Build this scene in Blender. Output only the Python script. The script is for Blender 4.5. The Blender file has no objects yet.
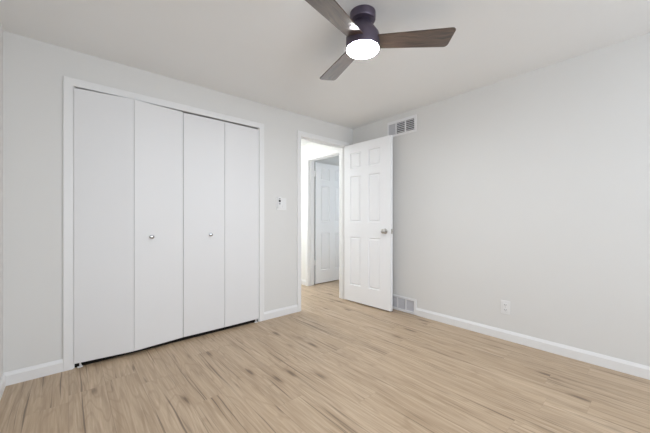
import bpy, bmesh, math, random
from mathutils import Vector, Matrix

random.seed(4)
SC = bpy.context.scene
COL = SC.collection
PI = math.pi

# ------------------------------------------------------------------ camera
H_CAM = 1.06
AZ = math.radians(41.1)                       # view direction, clockwise from +Y
cam_d = bpy.data.cameras.new('camera')
cam_d.sensor_width = 36.0
cam_d.lens = 293.7 / 650 * 36.0
cam_d.shift_y = 3.0 / 650
cam_d.clip_start = 0.02
cam = bpy.data.objects.new('camera', cam_d)
cam.location = (0, 0, H_CAM)
cam.rotation_euler = (PI / 2, 0, -AZ)
COL.objects.link(cam)
SC.camera = cam

# ------------------------------------------------------------------ world, lights, exposure
SC.view_settings.view_transform = 'Standard'
SC.view_settings.look = 'None'
SC.view_settings.gamma = 1.0
SC.view_settings.use_curve_mapping = False
SC.view_settings.exposure = -0.08
SC.cycles.max_bounces = 16
SC.cycles.diffuse_bounces = 10
SC.cycles.glossy_bounces = 6
SC.cycles.sample_clamp_indirect = 6.0

W = bpy.data.worlds.new('sky')
SC.world = W
W.use_nodes = True
wn = W.node_tree.nodes
wn.clear()
w_out = wn.new('ShaderNodeOutputWorld')
w_bg = wn.new('ShaderNodeBackground')
w_sky = wn.new('ShaderNodeTexSky')
w_sky.sky_type = 'HOSEK_WILKIE'
w_sky.sun_direction = (0.3, -0.2, 0.9)
w_sky.turbidity = 5.0
w_bg.inputs['Strength'].default_value = 0.55
W.node_tree.links.new(w_sky.outputs[0], w_bg.inputs['Color'])
W.node_tree.links.new(w_bg.outputs[0], w_out.inputs['Surface'])


def area(name, loc, rot, sx, sy, power, col, spread=180):
    d = bpy.data.lights.new(name, 'AREA')
    d.shape = 'RECTANGLE'
    d.size, d.size_y = sx, sy
    d.energy = power
    d.color = col
    d.spread = math.radians(spread)
    o = bpy.data.objects.new(name, d)
    o.location, o.rotation_euler = loc, rot
    COL.objects.link(o)
    return o


# daylight entering through the two windows behind the camera
area('window_daylight', (1.25, -2.02, 1.35), (PI / 2, 0, 0), 2.6, 1.45, 75, (0.87, 0.955, 1.06))
# hallway and the room past it
area('hall_lamp', (2.15, 4.05, 2.25), (0, 0, 0), 0.35, 0.35, 24, (0.93, 0.98, 1.02))
area('far_room_daylight', (4.7, 3.2, 1.3), (0, PI / 2, 0), 1.2, 0.6, 9.0, (0.80, 0.92, 1.06))


# ------------------------------------------------------------------ materials
def mat(name, col, rough=0.6, metal=0.0, spec=0.5, bump=0.0, bscale=200.0, var=0.0):
    m = bpy.data.materials.new(name)
    m.use_nodes = True
    nt = m.node_tree
    b = nt.nodes['Principled BSDF']
    b.inputs['Base Color'].default_value = (*col, 1)
    b.inputs['Roughness'].default_value = rough
    b.inputs['Metallic'].default_value = metal
    b.inputs['Specular IOR Level'].default_value = spec
    tc = nt.nodes.new('ShaderNodeTexCoord')
    if bump:
        n = nt.nodes.new('ShaderNodeTexNoise')
        n.inputs['Scale'].default_value = bscale
        n.inputs['Detail'].default_value = 3
        nt.links.new(tc.outputs['Object'], n.inputs['Vector'])
        bp = nt.nodes.new('ShaderNodeBump')
        bp.inputs['Strength'].default_value = bump
        bp.inputs['Distance'].default_value = 0.002
        nt.links.new(n.outputs['Fac'], bp.inputs['Height'])
        nt.links.new(bp.outputs['Normal'], b.inputs['Normal'])
    if var:
        n2 = nt.nodes.new('ShaderNodeTexNoise')
        n2.inputs['Scale'].default_value = 3.0
        n2.inputs['Detail'].default_value = 2
        nt.links.new(tc.outputs['Object'], n2.inputs['Vector'])
        mx = nt.nodes.new('ShaderNodeMix')
        mx.data_type = 'RGBA'
        mx.inputs['A'].default_value = (*[c * (1 - var) for c in col], 1)
        mx.inputs['B'].default_value = (*[min(1, c * (1 + var)) for c in col], 1)
        nt.links.new(n2.outputs['Fac'], mx.inputs['Factor'])
        nt.links.new(mx.outputs['Result'], b.inputs['Base Color'])
    return m


M_WALL = mat('wall_paint', (0.72, 0.715, 0.70), 0.75, spec=0.25, bump=0.12, bscale=260, var=0.012)
M_CEIL = mat('ceiling_paint', (0.82, 0.825, 0.825), 0.85, spec=0.2, bump=0.25, bscale=140, var=0.012)
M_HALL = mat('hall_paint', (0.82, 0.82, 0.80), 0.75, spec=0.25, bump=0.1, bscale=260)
M_TRIM = mat('trim_paint', (0.80, 0.80, 0.80), 0.4, spec=0.45)
M_CLOSET = mat('closet_door_paint', (0.775, 0.775, 0.78), 0.5, spec=0.4, bump=0.05, bscale=90)
M_DOOR = mat('door_paint', (0.89, 0.895, 0.91), 0.42, spec=0.45, bump=0.03, bscale=120)
M_NICKEL = mat('satin_nickel', (0.55, 0.53, 0.50), 0.28, metal=1.0)
M_CHROME = mat('polished_chrome', (0.50, 0.50, 0.51), 0.15, metal=1.0)
M_BRONZE = mat('dark_bronze', (0.105, 0.085, 0.12), 0.42, metal=0.55, spec=0.6)
M_PLASTIC = mat('white_plastic', (0.80, 0.80, 0.80), 0.35)
M_GREYPL = mat('grey_plastic', (0.42, 0.42, 0.43), 0.4)
M_BLACK = mat('black_plastic', (0.02, 0.02, 0.022), 0.4)
M_SLOT = mat('dark_slot', (0.10, 0.10, 0.10), 0.7)
M_DUCT = mat('duct_metal', (0.05, 0.05, 0.05), 0.8)
M_FLOOR_SHADE = mat('painted_floor_shade', (0.035, 0.03, 0.027), 0.95, spec=0.1, bump=0.6, bscale=400)  # near-black colour standing in for shade on the closet floor
M_VENT = mat('vent_enamel', (0.79, 0.79, 0.80), 0.45)
M_LOUV = mat('vent_louver_enamel', (0.60, 0.60, 0.63), 0.5)
M_GLASS = bpy.data.materials.new('window_glass')
M_GLASS.use_nodes = True
_g = M_GLASS.node_tree
_g.nodes.clear()
_o = _g.nodes.new('ShaderNodeOutputMaterial')
_t = _g.nodes.new('ShaderNodeBsdfTransparent')
_r = _g.nodes.new('ShaderNodeBsdfGlossy')
_r.inputs['Roughness'].default_value = 0.02
_m = _g.nodes.new('ShaderNodeMixShader')
_m.inputs[0].default_value = 0.06
_g.links.new(_t.outputs[0], _m.inputs[1])
_g.links.new(_r.outputs[0], _m.inputs[2])
_g.links.new(_m.outputs[0], _o.inputs['Surface'])

M_LAMP = bpy.data.materials.new('lit_diffuser')
M_LAMP.use_nodes = True
_b = M_LAMP.node_tree.nodes['Principled BSDF']
_b.inputs['Base Color'].default_value = (0.9, 0.9, 0.9, 1)
_b.inputs['Emission Color'].default_value = (0.93, 0.98, 1.04, 1)
_b.inputs['Emission Strength'].default_value = 210.0


class NT:
    """tiny helper for chains of shader nodes"""
    def __init__(s, m):
        s.t = m.node_tree

    def n(s, typ, **kw):
        nd = s.t.nodes.new(typ)
        for k, v in kw.items():
            setattr(nd, k, v)
        return nd

    def put(s, v, sock):
        if hasattr(v, 'is_output'):
            s.t.links.new(v, sock)
        else:
            sock.default_value = v

    def math(s, op, a, b=0.0, c=0.0, clamp=False):
        nd = s.n('ShaderNodeMath', operation=op, use_clamp=clamp)
        s.put(a, nd.inputs[0]); s.put(b, nd.inputs[1]); s.put(c, nd.inputs[2])
        return nd.outputs[0]

    def vec(s, x, y, z):
        nd = s.n('ShaderNodeCombineXYZ')
        s.put(x, nd.inputs[0]); s.put(y, nd.inputs[1]); s.put(z, nd.inputs[2])
        return nd.outputs[0]

    def noise(s, v, scale=1.0, detail=4.0, rough=0.55, dist=0.0):
        nd = s.n('ShaderNodeTexNoise')
        s.put(v, nd.inputs['Vector'])
        nd.inputs['Scale'].default_value = scale
        nd.inputs['Detail'].default_value = detail
        nd.inputs['Roughness'].default_value = rough
        nd.inputs['Distortion'].default_value = dist
        return nd.outputs['Fac']

    def maprange(s, v, a, b, c, d):
        nd = s.n('ShaderNodeMapRange')
        s.put(v, nd.inputs['Value'])
        for k, x in zip(('From Min', 'From Max', 'To Min', 'To Max'), (a, b, c, d)):
            nd.inputs[k].default_value = x
        return nd.outputs['Result']

    def mix(s, f, a, b, blend='MIX'):
        nd = s.n('ShaderNodeMix', data_type='RGBA', blend_type=blend)
        s.put(f, nd.inputs['Factor']); 
        s.put(a if hasattr(a, 'is_output') else (*a, 1), nd.inputs['A'])
        s.put(b if hasattr(b, 'is_output') else (*b, 1), nd.inputs['B'])
        return nd.outputs['Result']


def plank_material():
    m = bpy.data.materials.new('oak_vinyl_planks')
    m.use_nodes = True
    k = NT(m)
    b = m.node_tree.nodes['Principled BSDF']
    tc = k.n('ShaderNodeTexCoord')
    sp = k.n('ShaderNodeSeparateXYZ')
    k.put(tc.outputs['Object'], sp.inputs[0])
    x, y = sp.outputs[0], sp.outputs[1]
    PW, PL = 0.178, 1.22
    xr = k.math('DIVIDE', x, PW)
    row = k.math('FLOOR', xr)
    wn1 = k.n('ShaderNodeTexWhiteNoise', noise_dimensions='1D')
    k.put(row, wn1.inputs['W'])
    yr = k.math('ADD', k.math('DIVIDE', y, PL), k.math('MULTIPLY', wn1.outputs['Value'], 7.0))
    pl = k.math('FLOOR', yr)
    wn2 = k.n('ShaderNodeTexWhiteNoise', noise_dimensions='2D')
    k.put(k.vec(row, pl, 0.0), wn2.inputs['Vector'])
    pid = wn2.outputs['Value']
    sc = k.n('ShaderNodeSeparateColor')
    k.put(wn2.outputs['Color'], sc.inputs[0])
    shift = k.math('MULTIPLY', pid, 43.0)
    shift2 = k.math('MULTIPLY', sc.outputs[1], 29.0)
    # wavering grain: bend x a little along y
    bend = k.math('MULTIPLY', k.math('SUBTRACT', k.noise(k.vec(k.math('MULTIPLY', x, 3.0), k.math('MULTIPLY', y, 1.6), shift), 1.0, 2.0), 0.5), 0.028)
    xb = k.math('ADD', x, bend)
    fine = k.noise(k.vec(k.math('MULTIPLY', xb, 95.0), k.math('MULTIPLY', y, 4.0), shift), 1.0, 3.0, 0.6)
    mid = k.noise(k.vec(k.math('MULTIPLY', xb, 34.0), k.math('MULTIPLY', y, 1.5), shift2), 1.0, 4.0, 0.6)
    broad = k.noise(k.vec(k.math('MULTIPLY', xb, 9.0), k.math('MULTIPLY', y, 0.9), shift), 1.0, 3.0, 0.5)
    tone = k.math('ADD', k.math('MULTIPLY', mid, 0.6), k.math('MULTIPLY', broad, 0.4))
    c = k.mix(k.maprange(tone, 0.26, 0.74, 0.0, 1.0), FLOOR_DARK, FLOOR_LIGHT)
    c = k.mix(k.math('MULTIPLY', k.maprange(fine, 0.46, 0.66, 0.0, 1.0), 0.34), c, FLOOR_GRAIN)
    c = k.mix(k.math('MULTIPLY', k.maprange(fine, 0.44, 0.32, 0.0, 1.0), 0.28), c, FLOOR_PALE)
    # growth rings: contour lines of a slow field, drawn out along the plank
    rf = k.noise(k.vec(k.math('MULTIPLY', xb, 6.0), k.math('MULTIPLY', y, 0.7), shift2), 1.0, 2.0, 0.5)
    ring = k.math('SINE', k.math('MULTIPLY', rf, 95.0))
    c = k.mix(k.math('MULTIPLY', k.maprange(ring, 0.55, 1.0, 0.0, 1.0), 0.30), c, FLOOR_GRAIN)
    # plank to plank tone
    c = k.mix(k.maprange(pid, 0.0, 1.0, 0.0, 0.22), c, FLOOR_TAN)
    # dark drawn-out streaks and knots
    st = k.noise(k.vec(k.math('MULTIPLY', xb, 40.0), k.math('MULTIPLY', y, 1.5), k.math('ADD', shift2, 7.0)), 1.0, 3.0, 0.55)
    c = k.mix(k.math('MULTIPLY', k.maprange(st, 0.62, 0.70, 0.0, 1.0), 0.55), c, FLOOR_STREAK)
    kn = k.n('ShaderNodeTexVoronoi', feature='F1')
    kn.inputs['Scale'].default_value = 1.0
    kn.inputs['Randomness'].default_value = 1.0
    k.put(k.vec(k.math('MULTIPLY', xb, 8.0), k.math('MULTIPLY', y, 2.0), shift), kn.inputs['Vector'])
    kd = k.math('ADD', kn.outputs['Distance'], k.math('MULTIPLY', k.math('SUBTRACT', fine, 0.5), 0.30))
    c = k.mix(k.math('MULTIPLY', k.maprange(kd, 0.16, 0.06, 0.0, 1.0), 0.90), c, FLOOR_STREAK)
    # hairline dark checks running with the grain
    hl = k.noise(k.vec(k.math('MULTIPLY', xb, 60.0), k.math('MULTIPLY', y, 0.8), k.math('ADD', shift, 3.0)), 1.0, 2.0, 0.5)
    c = k.mix(k.math('MULTIPLY', k.maprange(hl, 0.65, 0.70, 0.0, 1.0), 0.7), c, FLOOR_STREAK)
    # soft halo of darker wood round each knot
    c = k.mix(k.math('MULTIPLY', k.maprange(kn.outputs['Distance'], 0.34, 0.08, 0.0, 1.0), 0.25), c, FLOOR_GRAIN)
    # seams
    fx = k.math('FRACT', xr)
    ex = k.math('LESS_THAN', k.math('MINIMUM', fx, k.math('SUBTRACT', 1.0, fx)), 0.006)
    fy = k.math('FRACT', yr)
    ey = k.math('LESS_THAN', k.math('MINIMUM', fy, k.math('SUBTRACT', 1.0, fy)), 0.0012)
    seam = k.math('MAXIMUM', ex, ey)
    c = k.mix(k.math('MAXIMUM', k.math('MULTIPLY', ex, 0.38), k.math('MULTIPLY', ey, 0.12)), c, FLOOR_STREAK)
    k.put(c, b.inputs['Base Color'])
    b.inputs['Roughness'].default_value = 0.36
    b.inputs['Specular IOR Level'].default_value = 0.4
    bp = k.n('ShaderNodeBump')
    bp.inputs['Strength'].default_value = 0.12
    bp.inputs['Distance'].default_value = 0.001
    k.put(k.math('SUBTRACT', fine, k.math('MULTIPLY', seam, 1.0)), bp.inputs['Height'])
    k.put(bp.outputs['Normal'], b.inputs['Normal'])
    return m


FLOOR_DARK = (0.325, 0.232, 0.148)
FLOOR_LIGHT = (0.615, 0.478, 0.34)
FLOOR_PALE = (0.69, 0.565, 0.43)
FLOOR_GRAIN = (0.285, 0.192, 0.116)
FLOOR_TAN = (0.44, 0.315, 0.198)
FLOOR_STREAK = (0.105, 0.07, 0.045)
M_FLOOR = plank_material()


def blade_material():
    m = bpy.data.materials.new('walnut_blade')
    m.use_nodes = True
    k = NT(m)
    b = m.node_tree.nodes['Principled BSDF']
    tc = k.n('ShaderNodeTexCoord')
    sp = k.n('ShaderNodeSeparateXYZ')
    k.put(tc.outputs['Object'], sp.inputs[0])
    x, y = sp.outputs[0], sp.outputs[1]
    bend = k.math('MULTIPLY', k.noise(k.vec(k.math('MULTIPLY', x, 7.0), k.math('MULTIPLY', y, 7.0), 0.0), 1.0, 2.0), 0.06)
    g = k.noise(k.vec(k.math('MULTIPLY', x, 5.0), k.math('MULTIPLY', k.math('ADD', y, bend), 130.0), 0.0), 1.0, 4.0, 0.6)
    c = k.mix(k.maprange(g, 0.32, 0.68, 0.0, 1.0), (0.024, 0.014, 0.010), (0.135, 0.082, 0.055))
    k.put(c, b.inputs['Base Color'])
    b.inputs['Roughness'].default_value = 0.24
    b.inputs['Specular IOR Level'].default_value = 0.55
    b.inputs['Coat Weight'].default_value = 1.0
    b.inputs['Coat Roughness'].default_value = 0.28
    b.inputs['Coat IOR'].default_value = 1.5
    return m


M_BLADE = blade_material()


# ------------------------------------------------------------------ mesh helpers
def new_bm():
    return bmesh.new()


def add_box(bm, x0, x1, y0, y1, z0, z1, bev=0.0, seg=2):
    r = bmesh.ops.create_cube(bm, size=1.0)
    for v in r['verts']:
        v.co = Vector(((x0 + x1) / 2 + v.co.x * (x1 - x0), (y0 + y1) / 2 + v.co.y * (y1 - y0), (z0 + z1) / 2 + v.co.z * (z1 - z0)))
    if bev:
        es = list({e for v in r['verts'] for e in v.link_edges})
        bmesh.ops.bevel(bm, geom=es, offset=bev, segments=seg, affect='EDGES', profile=0.5)


def add_lathe(bm, prof, seg=48, mtx=None):
    """prof: (radius, z) from one end to the other; closes ends that reach radius 0"""
    rings = []
    for r, z in prof:
        if r < 1e-6:
            rings.append([bm.verts.new((0, 0, z))])
        else:
            rings.append([bm.verts.new((r * math.cos(2 * PI * i / seg), r * math.sin(2 * PI * i / seg), z)) for i in range(seg)])
    for a, b in zip(rings, rings[1:]):
        for i in range(seg):
            j = (i + 1) % seg
            if len(a) == 1 and len(b) == 1:
                continue
            if len(a) == 1:
                bm.faces.new((a[0], b[i], b[j]))
            elif len(b) == 1:
                bm.faces.new((a[i], a[j], b[0]))
            else:
                bm.faces.new((a[i], a[j], b[j], b[i]))
    if mtx is not None:
        for ring in rings:
            for v in ring:
                v.co = mtx @ v.co


def add_sweep(bm, path, prof, frame):
    """sweep the closed profile (a, n) along a 2-D polyline (u, v) with mitred corners; frame maps (u, v, n) to 3-D.
    a runs to the left of the direction of travel."""
    n = len(path)
    rings = []
    for i, p in enumerate(path):
        p = Vector(p)
        d0 = (p - Vector(path[i - 1])).normalized() if i > 0 else None
        d1 = (Vector(path[i + 1]) - p).normalized() if i < n - 1 else None
        if d0 is None: d0 = d1
        if d1 is None: d1 = d0
        n0, n1 = Vector((-d0.y, d0.x)), Vector((-d1.y, d1.x))
        mt = (n0 + n1)
        mt = mt / (1 + n0.dot(n1))
        rings.append([bm.verts.new(frame(p.x + mt.x * a, p.y + mt.y * a, t)) for a, t in prof])
    k = len(prof)
    for a, b in zip(rings, rings[1:]):
        for i in range(k):
            j = (i + 1) % k
            bm.faces.new((a[i], a[j], b[j], b[i]))
    bm.faces.new(rings[0])
    bm.faces.new(list(reversed(rings[-1])))


def obj(name, bm, m, parent=None, loc=(0, 0, 0), rot=(0, 0, 0), smooth=False):
    bmesh.ops.recalc_face_normals(bm, faces=bm.faces)
    me = bpy.data.meshes.new(name)
    bm.to_mesh(me)
    bm.free()
    me.materials.append(m)
    if smooth:
        for p in me.polygons:
            p.use_smooth = True
        me.set_sharp_from_angle(angle=math.radians(38))
    o = bpy.data.objects.new(name, me)
    o.location, o.rotation_euler = loc, rot
    COL.objects.link(o)
    if parent is not None:
        o.parent = parent
    return o


def tag(o, label=None, cat=None, group=None, kind=None):
    if label: o['label'] = label
    if cat: o['category'] = cat
    if group: o['group'] = group
    if kind: o['kind'] = kind
    return o


def empty(name, loc, rz=0.0):
    o = bpy.data.objects.new(name, None)
    o.empty_display_size = 0.1
    o.location = loc
    o.rotation_euler = (0, 0, rz)
    COL.objects.link(o)
    return o


def struct(name, bm, m, label, cat, **kw):
    return tag(obj(name, bm, m, **kw), label, cat, kind='structure')


# ------------------------------------------------------------------ dimensions (metres)
XL, XR = -0.315, 2.905          # left and right wall faces
YB, YF = 2.755, -1.80           # closet wall and rear wall faces
ZC = 2.285                      # ceiling
ZW = 2.34                       # walls run up past the ceiling board
T = 0.115                       # wall thickness
CX0, CX1, CZ = 0.025, 1.490, 2.008      # closet opening
DX0, DX1, DZ = 2.028, 2.768, 2.030      # bedroom doorway
HX, HY0, HY1, HZ = 2.875, 2.955, 3.700, 2.005     # hall wall face and the doorway in it
Y2 = YB + T

# ------------------------------------------------------------------ structure
b = new_bm(); add_box(b, XL - T, 5.0, YF - T, 5.0, -0.10, 0.0)
struct('floor', b, M_FLOOR, 'light oak plank floor running through the bedroom into the hall', 'floor')
b = new_bm(); add_box(b, XL, CX1 + 0.05, YB + 0.004, 3.50, 0.0, 0.006, 0.002)  # added dark sheet: paints the black shade in the gap under the doors
struct('closet_floor_shade', b, M_FLOOR_SHADE, 'dark sheet added on the closet floor as the shade under the folding doors', 'floor')
b = new_bm(); add_box(b, XL - T, 5.0, YF - T, 5.0, 0.0, 0.12)
for v in b.verts:                       # the old ceiling is a little out of level
    v.co.z += 2.285 + 0.0075 * (v.co.x - XR) - 0.0063 * (v.co.y - YB)
struct('ceiling', b, M_CEIL, 'plain off-white ceiling above the ceiling fan', 'ceiling')

b = new_bm()
for x0, x1, z0, z1 in ((XL - T, CX0, 0, ZW), (CX1, DX0, 0, ZW), (DX1, XR, 0, ZW), (CX0, CX1, CZ, ZW), (DX0, DX1, DZ, ZW)):
    add_box(b, x0, x1, YB, Y2, z0, z1)
struct('wall_back', b, M_WALL, 'warm grey wall with the closet and the bedroom doorway', 'wall')
b = new_bm(); add_box(b, XR, XR + T, YF - T, Y2, 0, ZW)
struct('wall_right', b, M_WALL, 'long bare warm grey wall on the right with two vents and an outlet', 'wall')
b = new_bm(); add_box(b, XL - T, XL, YF - T, YB, 0, ZW)
struct('wall_left', b, M_WALL, 'bare grey wall at the left edge of the room', 'wall')
# rear wall with a wide window
WX0, WX1, WZ0, WZ1 = 0.0, 2.50, 0.65, 2.05
b = new_bm()
for x0, x1, z0, z1 in ((XL, WX0, 0, ZW), (WX1, XR, 0, ZW), (WX0, WX1, 0, WZ0), (WX0, WX1, WZ1, ZW)):
    add_box(b, x0, x1, YF - T, YF, z0, z1)
struct('wall_rear', b, M_WALL, 'grey window wall behind the viewer', 'wall')

b = new_bm()
add_box(b, WX0, WX1, YF - 0.09, YF - 0.05, WZ0, WZ0 + 0.045, 0.003)
add_box(b, WX0, WX1, YF - 0.09, YF - 0.05, WZ1 - 0.045, WZ1, 0.003)
for xx in (WX0, (WX0 + WX1) / 2 - 0.0225, WX1 - 0.045):
    add_box(b, xx, xx + 0.045, YF - 0.09, YF - 0.05, WZ0 + 0.045, WZ1 - 0.045, 0.003)
win = struct('window_1', b, M_TRIM, 'wide white sliding window behind the viewer', 'window')
b = new_bm(); add_box(b, WX0 + 0.045, WX1 - 0.045, YF - 0.073, YF - 0.067, WZ0 + 0.045, WZ1 - 0.045)
obj('window_pane', b, M_GLASS, win)
b = new_bm(); add_box(b, WX0 - 0.04, WX1 + 0.04, YF - 0.05, YF + 0.03, WZ0 - 0.02, WZ0 + 0.001, 0.004)
obj('window_sill', b, M_TRIM, win)

# closet interior, hall and the room past it
b = new_bm()
add_box(b, XL, CX0 - 0.03, Y2, 3.50, 0, ZW)
add_box(b, CX1 + 0.03, 1.60, Y2, 3.50, 0, ZW)
add_box(b, XL, 1.60, 3.50, 3.58, 0, ZW)
struct('wall_closet', b, M_WALL, 'dark walls inside the closet behind the folding doors', 'wall')
b = new_bm()
for y0, y1, z0, z1 in ((Y2, HY0, 0, ZW), (HY1, 4.60, 0, ZW), (HY0, HY1, HZ, ZW)):
    add_box(b, HX, HX + T, y0, y1, z0, z1)
struct('wall_hall_right', b, M_HALL, 'brightly lit white hall wall beyond the bedroom doorway', 'wall')
b = new_bm(); add_box(b, 1.60, 5.0, 4.60, 4.70, 0, ZW)
struct('wall_hall_back', b, M_HALL, 'white wall closing the hall', 'wall')
b = new_bm(); add_box(b, 1.60, 1.70, Y2, 4.60, 0, ZW)
struct('wall_hall_left', b, M_HALL, 'white hall wall behind the closet', 'wall')
b = new_bm()
add_box(b, 4.80, 4.90, 2.80, 4.60, 0, ZW)
add_box(b, HX + T, 4.80, 3.775, 3.875, 0, ZW)
add_box(b, XR + T, 4.80, 2.78, Y2, 0, ZW)
struct('wall_far_room', b, M_WALL, 'grey walls of the dim room past the hall', 'wall')

# ------------------------------------------------------------------ trim
# (a: across the board from the opening outward, n: out of the wall)
def casing_profile(w, t):
    return [(0, 0), (0, t * 0.55), (w * 0.06, t * 0.68), (w * 0.30, t * 0.74), (w * 0.36, t * 0.92), (w * 0.50, t),
            (w * 0.90, t), (w, t * 0.86), (w, 0)]


def flat_profile(w, t):
    return [(0, 0), (0, t - 0.003), (0.003, t), (w - 0.003, t), (w, t - 0.003), (w, 0)]


fr_back = lambda u, v, n: (u, YB - n, v)
b = new_bm()
add_sweep(b, [(CX0, 0), (CX0, CZ), (CX1, CZ), (CX1, 0)], flat_profile(0.055, 0.014), fr_back)
# jamb liners of the closet opening
add_box(b, CX0 - 0.001, CX0 + 0.006, YB - 0.001, Y2, 0, CZ)
add_box(b, CX1 - 0.006, CX1 + 0.001, YB - 0.001, Y2, 0, CZ)
struct('trim_1', b, M_TRIM, 'flat white casing framing the closet doors', 'door casing')

b = new_bm()
add_sweep(b, [(DX0, 0), (DX0, DZ), (DX1, DZ), (DX1, 0)], casing_profile(0.052, 0.016), fr_back)
fr_back2 = lambda u, v, n: (u, Y2 + n, v)
add_sweep(b, [(DX0, 0), (DX0, DZ), (DX1, DZ), (DX1, 0)], casing_profile(0.052, 0.016), fr_back2)
for x0, x1 in ((DX0 - 0.001, DX0 + 0.004), (DX1 - 0.004, DX1 + 0.001)):
    add_box(b, x0, x1, YB - 0.006, Y2 + 0.006, 0, DZ)
add_box(b, DX0, DX1, YB - 0.006, Y2 + 0.006, DZ - 0.004, DZ + 0.001)
# door stops
add_box(b, DX0 + 0.004, DX0 + 0.014, YB + 0.042, YB + 0.075, 0, DZ - 0.004, 0.002)
add_box(b, DX1 - 0.014, DX1 - 0.004, YB + 0.042, YB + 0.075, 0, DZ - 0.004, 0.002)
add_box(b, DX0 + 0.014, DX1 - 0.014, YB + 0.042, YB + 0.075, DZ - 0.014, DZ - 0.004, 0.002)
t2 = struct('trim_2', b, M_TRIM, 'white moulded casing and jamb of the bedroom doorway', 'door casing')
b = new_bm()
add_box(b, DX0 + 0.004, DX0 + 0.0055, YB + 0.006, YB + 0.034, 0.895, 0.955)
tag(obj('strike_plate', b, M_NICKEL, t2), 'nickel strike plate')

fr_hall = lambda u, v, n: (HX - n, u, v)
b = new_bm()
add_sweep(b, [(HY0, 0), (HY0, HZ), (HY1, HZ), (HY1, 0)], casing_profile(0.052, 0.016), fr_hall)
for y0, y1 in ((HY0 - 0.001, HY0 + 0.004), (HY1 - 0.004, HY1 + 0.001)):
    add_box(b, HX - 0.006, HX + T + 0.004, y0, y1, 0, HZ)
add_box(b, HX - 0.006, HX + T + 0.004, HY0, HY1, HZ - 0.004, HZ + 0.001)
add_box(b, HX + 0.03, HX + 0.062, HY1 - 0.014, HY1 - 0.004, 0, HZ - 0.004, 0.002)
add_box(b, HX + 0.03, HX + 0.062, HY0 + 0.014, HY1 - 0.014, HZ - 0.014, HZ - 0.004, 0.002)
struct('trim_3', b, M_TRIM, 'white casing of the second doorway seen across the hall', 'door casing')

BH, BT = 0.084, 0.013


def baseboard(name, p0, p1, label, m=M_TRIM):
    """p0 -> p1 on the floor along the wall face, the room on the left-hand side"""
    p0, p1 = Vector(p0), Vector(p1)
    d = (p1 - p0).normalized()
    nn = Vector((-d.y, d.x))
    prof = [(0.0005, 0), (BT, 0), (BT, BH * 0.76), (BT * 0.88, BH * 0.79), (BT * 0.48, BH * 0.95), (BT * 0.38, BH), (0.0005, BH)]
    bm = new_bm()
    r0 = [bm.verts.new((p0.x + nn.x * a, p0.y + nn.y * a, z)) for a, z in prof]
    r1 = [bm.verts.new((p1.x + nn.x * a, p1.y + nn.y * a, z)) for a, z in prof]
    for i in range(len(prof)):
        j = (i + 1) % len(prof)
        bm.faces.new((r0[i], r0[j], r1[j], r1[i]))
    bm.faces.new(r0); bm.faces.new(list(reversed(r1)))
    return struct(name, bm, m, label, 'baseboard')


VY0, VY1 = 1.782, 2.165           # low vent interrupts the right baseboard
baseboard('baseboard_back_left', (CX0 - 0.055, YB), (XL, YB), 'short white baseboard left of the closet')
baseboard('baseboard_back_middle', (DX0 - 0.052, YB), (CX1 + 0.055, YB), 'short white baseboard between the closet and the doorway')
baseboard('baseboard_back_right', (XR, YB), (DX1 + 0.052, YB), 'tiny white baseboard behind the open door')
baseboard('baseboard_right', (XR, YF), (XR, VY0), 'long white baseboard along the bare right wall')
baseboard('baseboard_right_corner', (XR, VY1), (XR, YB - BT), 'short white baseboard in the corner behind the open door')
baseboard('baseboard_left', (XL, YB - BT), (XL, YF), 'white baseboard along the left wall')
baseboard('baseboard_rear', (XL + BT, YF), (XR - BT, YF), 'white baseboard under the window')
baseboard('baseboard_hall', (HX, HY1 + 0.052), (HX, 4.60), 'white baseboard in the bright hall')


# ------------------------------------------------------------------ closet doors
def knob_mesh(r, l):
    """round knob pointing along -Y, base at the origin"""
    bm = new_bm()
    prof = [(0, 0), (r * 0.95, 0), (r * 0.95, 0.002), (r * 0.5, 0.004), (r * 0.40, l * 0.35), (r * 0.55, l * 0.5), (r * 0.95, l * 0.66),
            (r, l * 0.8), (r * 0.85, l * 0.94), (r * 0.45, l), (0, l)]
    add_lathe(bm, prof, 24, Matrix.Rotation(PI / 2, 4, 'X'))
    return bm


def bifold(name, pts, tops, knob, label, bracket_x):
    """pts: three (x, y) of the front faces: outer end, middle fold, other end"""
    root = tag(empty(name, (pts[0][0], pts[0][1], 0)), label, 'closet door', kind='structure')
    ox, oy = pts[0]
    out = []
    for i in range(2):
        (x0, y0), (x1, y1) = pts[i], pts[i + 1]
        L = math.hypot(x1 - x0, y1 - y0)
        a = math.atan2(y1 - y0, x1 - x0)
        bm = new_bm()
        add_box(bm, 0.0014, L - 0.0014, 0, 0.030, 0.033, tops[i], 0.0016, 2)
        p = obj('door_panel', bm, M_CLOSET, root, (x0 - ox, y0 - oy, 0), (0, 0, a), smooth=False)
        out.append((p, L))
    kp, ks, kz = knob
    p, L = out[kp]
    kb = obj('door_knob', knob_mesh(0.0155, 0.030), M_CHROME, p, (ks, 0.0, kz), smooth=True)
    tag(kb, 'small round chrome knob')
    bm = new_bm()
    bx = bracket_x - ox
    add_box(bm, bx - 0.016, bx + 0.016, -0.004, 0.026, 0.0, 0.004, 0.001)
    add_box(bm, bx + 0.004, bx + 0.008, -0.006, 0.02, 0.004, 0.016, 0.001)
    add_lathe(bm, [(0, 0.004), (0.005, 0.004), (0.005, 0.036), (0, 0.036)], 12, Matrix.Translation((bx, 0.012, 0)))
    tag(obj('pivot_bracket', bm, M_PLASTIC, root), 'small white floor pivot bracket')
    return root


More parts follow.
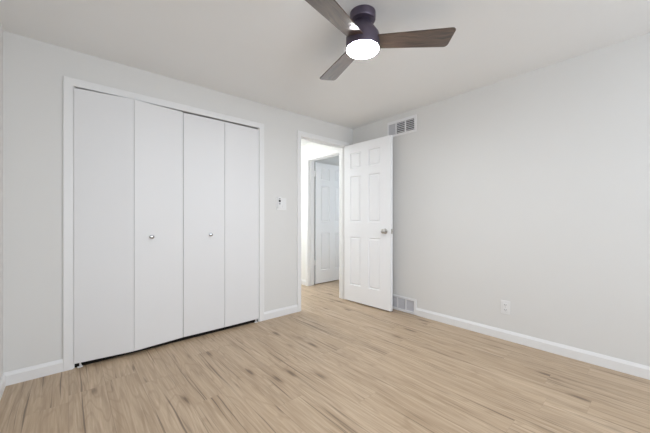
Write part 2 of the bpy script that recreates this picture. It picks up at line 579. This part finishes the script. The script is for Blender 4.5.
J = ((0.026, 2.743), (0.384, 2.703), (0.7510, 2.740))
bifold('door_1', J, (1.996, 1.996), (1, 0.121, 0.920), 'left pair of flat grey-white folding closet doors, bulging slightly out', 0.062)
J = ((0.7520, 2.741), (1.120, 2.737), (1.482, 2.744))
bifold('door_2', J, (1.992, 1.992), (0, 0.234, 0.922), 'right pair of flat grey-white folding closet doors, fully shut', 1.455)


# ------------------------------------------------------------------ six-panel doors
def six_panel(Wd, Ht, z0, TH=0.035):
    cols = (0.0, 0.098, 0.272, 0.394, 0.568, Wd)
    if abs(Wd - 0.715) > 0.02:
        k = Wd / 0.666
        cols = tuple(c * k for c in (0.0, 0.098, 0.272, 0.394, 0.568, 0.666))
    rows = (z0, 0.222, 0.838, 1.026, 1.612, 1.712, 1.912, Ht)
    bm = new_bm()
    panels = []
    for ys, rev in ((0.0, False), (TH, True)):
        g = [[bm.verts.new((x, ys, z)) for x in cols] for z in rows]
        for j in range(len(rows) - 1):
            for i in range(len(cols) - 1):
                q = [g[j][i], g[j][i + 1], g[j + 1][i + 1], g[j + 1][i]]
                f = bm.faces.new(q if not rev else list(reversed(q)))
                if i in (1, 3) and j in (1, 3, 5):
                    panels.append(f)
        if not rev:
            ga = g
        else:
            gb = g
    nr, nc = len(rows), len(cols)
    for i in range(nc - 1):
        bm.faces.new((ga[0][i + 1], ga[0][i], gb[0][i], gb[0][i + 1]))
        bm.faces.new((ga[-1][i], ga[-1][i + 1], gb[-1][i + 1], gb[-1][i]))
    for j in range(nr - 1):
        bm.faces.new((ga[j][0], ga[j + 1][0], gb[j + 1][0], gb[j][0]))
        bm.faces.new((ga[j + 1][-1], ga[j][-1], gb[j][-1], gb[j + 1][-1]))
    bm.normal_update()
    bmesh.ops.inset_individual(bm, faces=panels, thickness=0.011, depth=-0.011)
    bmesh.ops.inset_individual(bm, faces=panels, thickness=0.007, depth=0.0)
    bmesh.ops.inset_individual(bm, faces=panels, thickness=0.020, depth=0.008)
    return bm


def hinge_mesh(z):
    bm = new_bm()
    add_lathe(bm, [(0, z - 0.045), (0.006, z - 0.045), (0.006, z + 0.045), (0.003, z + 0.05), (0, z + 0.05)], 14)
    return bm


def lever_knob(side):
    bm = new_bm()
    add_lathe(bm, [(0, 0), (0.031, 0), (0.031, 0.004), (0.027, 0.008), (0.014, 0.010), (0.012, 0.026), (0.018, 0.031), (0.0245, 0.037), (0.0270, 0.046),
                   (0.0245, 0.055), (0.017, 0.062), (0.0, 0.065)], 32, Matrix.Rotation(side * PI / 2, 4, 'X'))
    return bm


# bedroom door, swung open against the right wall; local x along the leaf from the hinge, y=0 the face seen
px_, py_ = 2.734, 2.742
ang = math.atan2(2.022 - 2.742, 2.760 - 2.734)
LW = 0.718
d3 = tag(empty('door_3', (px_, py_, 0), ang), 'open white six-panel bedroom door standing against the right wall', 'door', kind='structure')
# leaf lies to the left of its direction (towards the right wall)
leaf = obj('door_leaf', six_panel(LW, 2.022, 0.014), M_DOOR, d3)
k1 = tag(obj('door_knob', lever_knob(1), M_NICKEL, d3, (0.642, 0, 0.925), smooth=True), 'round satin nickel door knob')
k2 = obj('door_knob', lever_knob(-1), M_NICKEL, d3, (0.642, 0.035, 0.925), smooth=True)
tag(k2, 'round satin nickel door knob')
b = new_bm(); add_box(b, LW - 0.0005, LW + 0.0012, 0.0055, 0.0295, 0.897, 0.953)
lp = tag(obj('latch_plate', b, M_NICKEL, d3), 'nickel latch plate on the door edge')
b = new_bm(); add_box(b, LW + 0.001, LW + 0.009, 0.012, 0.023, 0.915, 0.935, 0.002)
obj('latch_bolt', b, M_NICKEL, lp)
for z in (0.25, 1.02, 1.80):
    tag(obj('hinge', hinge_mesh(z), M_NICKEL, d3, (-0.004, 0.040, 0), smooth=True), 'small nickel hinge')

# the door past the hall, opened square into the far room
d4 = tag(empty('door_4', (3.028, 3.700, 0), 0.0), 'white six-panel door seen through the bedroom doorway, opened into the far room', 'door', kind='structure')
obj('door_leaf', six_panel(0.735, 1.992, 0.012), M_DOOR, d4)
b = new_bm()
tag(obj('door_knob', lever_knob(1), M_NICKEL, d4, (0.665, 0, 0.925), smooth=True), 'round satin nickel door knob')
for z in (0.36, 1.80):
    bm = hinge_mesh(z)
    add_box(bm, -0.030, 0.004, 0.004, 0.007, z - 0.045, z + 0.045)
    tag(obj('hinge', bm, M_PLASTIC, d4, (-0.004, -0.006, 0), smooth=True), 'white painted hinge')


# ------------------------------------------------------------------ vents
def register(name, y0, y1, z0, z1, sec, sz0, sz1, styles, label, depth=0.010, back=None):
    """wall register on the right wall; sec: list of (y0, y1) openings"""
    root = tag(empty(name, (XR, (y0 + y1) / 2, z0)), label, 'vent')
    oy = (y0 + y1) / 2
    bm = new_bm()
    f = depth
    add_box(bm, -f, -0.0005, y0 - oy, y1 - oy, 0, sz0 - z0, 0.003)
    add_box(bm, -f, -0.0005, y0 - oy, y1 - oy, sz1 - z0, z1 - z0, 0.003)
    ys = [y0] + [v for s in sec for v in s] + [y1]
    for i in range(0, len(ys), 2):
        add_box(bm, -f, -0.0005, ys[i] - oy, ys[i + 1] - oy, sz0 - z0, sz1 - z0, 0.0015)
    obj('frame', bm, M_VENT, root)
    bm = new_bm()
    add_box(bm, -0.0016, -0.0006, sec[0][0] - oy, sec[-1][1] - oy, sz0 - z0, sz1 - z0)
    obj('duct_opening', bm, back or M_DUCT, root)
    for (a, c), stl in zip(sec, styles):
        bm = new_bm()
        if stl == 'h':
            n = 6
            for i in range(n):
                zc = sz0 - z0 + (i + 0.5) / n * (sz1 - sz0)
                r = bmesh.ops.create_cube(bm, size=1.0)
                mt = Matrix.Translation((-0.006, (a + c) / 2 - oy, zc)) @ Matrix.Rotation(math.radians(12), 4, 'Y') @ Matrix.Diagonal((0.009, c - a, 0.0085, 1))
                bmesh.ops.transform(bm, matrix=mt, verts=r['verts'])
        else:
            n = 14
            for i in range(n):
                yc = a + (i + 0.5) / n * (c - a) - oy
                r = bmesh.ops.create_cube(bm, size=1.0)
                mt = Matrix.Translation((-0.005, yc, (sz0 + sz1) / 2 - z0)) @ Matrix.Rotation(math.radians(-38), 4, 'Z') @ Matrix.Diagonal((0.0075, 0.0014, sz1 - sz0, 1))
                bmesh.ops.transform(bm, matrix=mt, verts=r['verts'])
        obj('louver_bank', bm, M_LOUV, root)
    return root


register('wall_vent', 1.783, 2.175, 2.036, 2.225, [(1.812, 1.918), (1.934, 2.044), (2.058, 2.155)], 2.066, 2.192, 'hhv',
         'white louvered air vent high on the right wall, above the open door', 0.009)
register('floor_register', VY0, VY1, 0.002, 0.174, [(1.812, 1.912), (1.924, 2.024), (2.036, 2.136)], 0.030, 0.150, 'vvv',
         'white baseboard air vent low on the right wall beside the open door', 0.014, M_LOUV)

# ------------------------------------------------------------------ outlet on the right wall
OY, OZ = 0.905, 0.286
outl = tag(empty('wall_outlet', (XR, OY, OZ)), 'white duplex power outlet low on the bare right wall', 'outlet')
b = new_bm(); add_box(b, -0.006, -0.0005, -0.037, 0.037, -0.059, 0.059, 0.003, 3)
obj('cover_plate', b, M_PLASTIC, outl)
for s in (-1, 1):
    b = new_bm(); add_box(b, -0.009, -0.005, -0.017, 0.017, s * 0.021 - 0.014, s * 0.021 + 0.014, 0.004, 3)
    r = obj('receptacle', b, M_PLASTIC, outl)
    b = new_bm()
    for yy in (-0.0065, 0.0065):
        add_box(b, -0.0094, -0.0088, yy - 0.0013, yy + 0.0013, s * 0.021 - 0.003, s * 0.021 + 0.007)
    add_lathe(b, [(0, 0), (0.0025, 0), (0.0025, 0.0008), (0, 0.0008)], 12, Matrix.Translation((-0.0089, 0, s * 0.021 - 0.008)) @ Matrix.Rotation(-PI / 2, 4, 'Y'))
    obj('socket_slots', b, M_SLOT, r)
b = new_bm(); add_lathe(b, [(0, 0), (0.003, 0), (0.0026, 0.001), (0, 0.0012)], 12, Matrix.Translation((-0.006, 0, 0)) @ Matrix.Rotation(-PI / 2, 4, 'Y'))
obj('screw', b, M_NICKEL, outl)

# ------------------------------------------------------------------ wall switch with the fan control
sw = tag(empty('wall_switch', (1.765, YB, 1.228)), 'white double wall switch with a dark-faced fan control, between closet and doorway', 'switch')
b = new_bm(); add_box(b, -0.066, 0.062, -0.006, -0.0005, -0.064, 0.066, 0.003, 3)
obj('cover_plate', b, M_PLASTIC, sw)
b = new_bm(); add_box(b, -0.054, -0.012, -0.019, -0.005, -0.044, 0.078, 0.004, 3)
rc = obj('fan_control', b, M_PLASTIC, sw)
b = new_bm(); add_box(b, -0.044, -0.022, -0.0205, -0.018, 0.022, 0.046, 0.003, 2)
obj('control_button', b, M_BLACK, rc)
b = new_bm(); add_box(b, -0.043, -0.023, -0.0203, -0.018, 0.054, 0.066, 0.003, 2)
obj('control_button', b, M_GREYPL, rc)
b = new_bm(); add_box(b, -0.043, -0.023, -0.0203, -0.018, -0.004, 0.012, 0.003, 2)
obj('control_button', b, M_GREYPL, rc)
b = new_bm()
add_box(b, 0.012, 0.046, -0.008, -0.005, -0.034, 0.034, 0.001)
for v in b.verts:
    if v.co.y < -0.0065:
        v.co.y -= 0.006 * (0.5 - v.co.z / 0.068)
obj('rocker', b, M_PLASTIC, sw)

# ------------------------------------------------------------------ ceiling fan
FX, FY = 1.316, 1.168
fan = tag(empty('ceiling_fan', (FX, FY, ZC)), 'dark bronze ceiling fan with three walnut blades and a lit round lamp', 'ceiling fan')
b = new_bm()
add_lathe(b, [(0, -0.0005), (0.0755, -0.0005), (0.0755, -0.040), (0.072, -0.047), (0.064, -0.050), (0, -0.050)], 56)
obj('canopy', b, M_BRONZE, fan, smooth=True)
b = new_bm()
add_lathe(b, [(0, -0.049), (0.046, -0.049), (0.047, -0.060), (0.055, -0.072), (0.078, -0.104), (0.094, -0.128), (0.0985, -0.142),
              (0.099, -0.211), (0.097, -0.215), (0.0, -0.215)], 64)
obj('motor_housing', b, M_BRONZE, fan, smooth=True)
b = new_bm()
add_lathe(b, [(0, -0.2145), (0.0935, -0.2145), (0.0945, -0.217), (0.092, -0.222), (0.080, -0.2265), (0.050, -0.229), (0, -0.230)], 56)
tag(obj('light_diffuser', b, M_LAMP, fan, smooth=True), 'glowing round white lamp')


def blade_mesh(r0, r1, w0, w1, th=0.007, cr=0.022):
    bm = new_bm()
    pts = [(r0, -w0 / 2)]
    for k in range(6):        # rounded tip corners
        a = -PI / 2 + k / 5 * PI / 2
        pts.append((r1 - cr + cr * math.cos(a), -w1 / 2 + cr + cr * math.sin(a)))
    for k in range(6):
        a = k / 5 * PI / 2
        pts.append((r1 - 0.012 - cr + cr * math.cos(a), w1 / 2 - cr + cr * math.sin(a)))
    pts.append((r0, w0 / 2))
    lo = [bm.verts.new((x, y, -th / 2)) for x, y in pts]
    hi = [bm.verts.new((x, y, th / 2)) for x, y in pts]
    n = len(pts)
    bm.faces.new(list(reversed(lo))); bm.faces.new(hi)
    for i in range(n):
        j = (i + 1) % n
        bm.faces.new((lo[i], lo[j], hi[j], hi[i]))
    es = [e for e in bm.edges if abs(e.verts[0].co.z - e.verts[1].co.z) < 1e-6]
    bmesh.ops.bevel(bm, geom=es, offset=0.0018, segments=2, affect='EDGES')
    return bm


for deg in (-46.5, 73.0, 192.5):
    # pitched about its own length: the counter-clockwise edge hangs lower
    o = obj('blade', blade_mesh(0.060, 0.517, 0.103, 0.142), M_BLADE, fan, (0, 0, -0.172))
    o.rotation_euler = (math.radians(-10), 0, math.radians(deg))
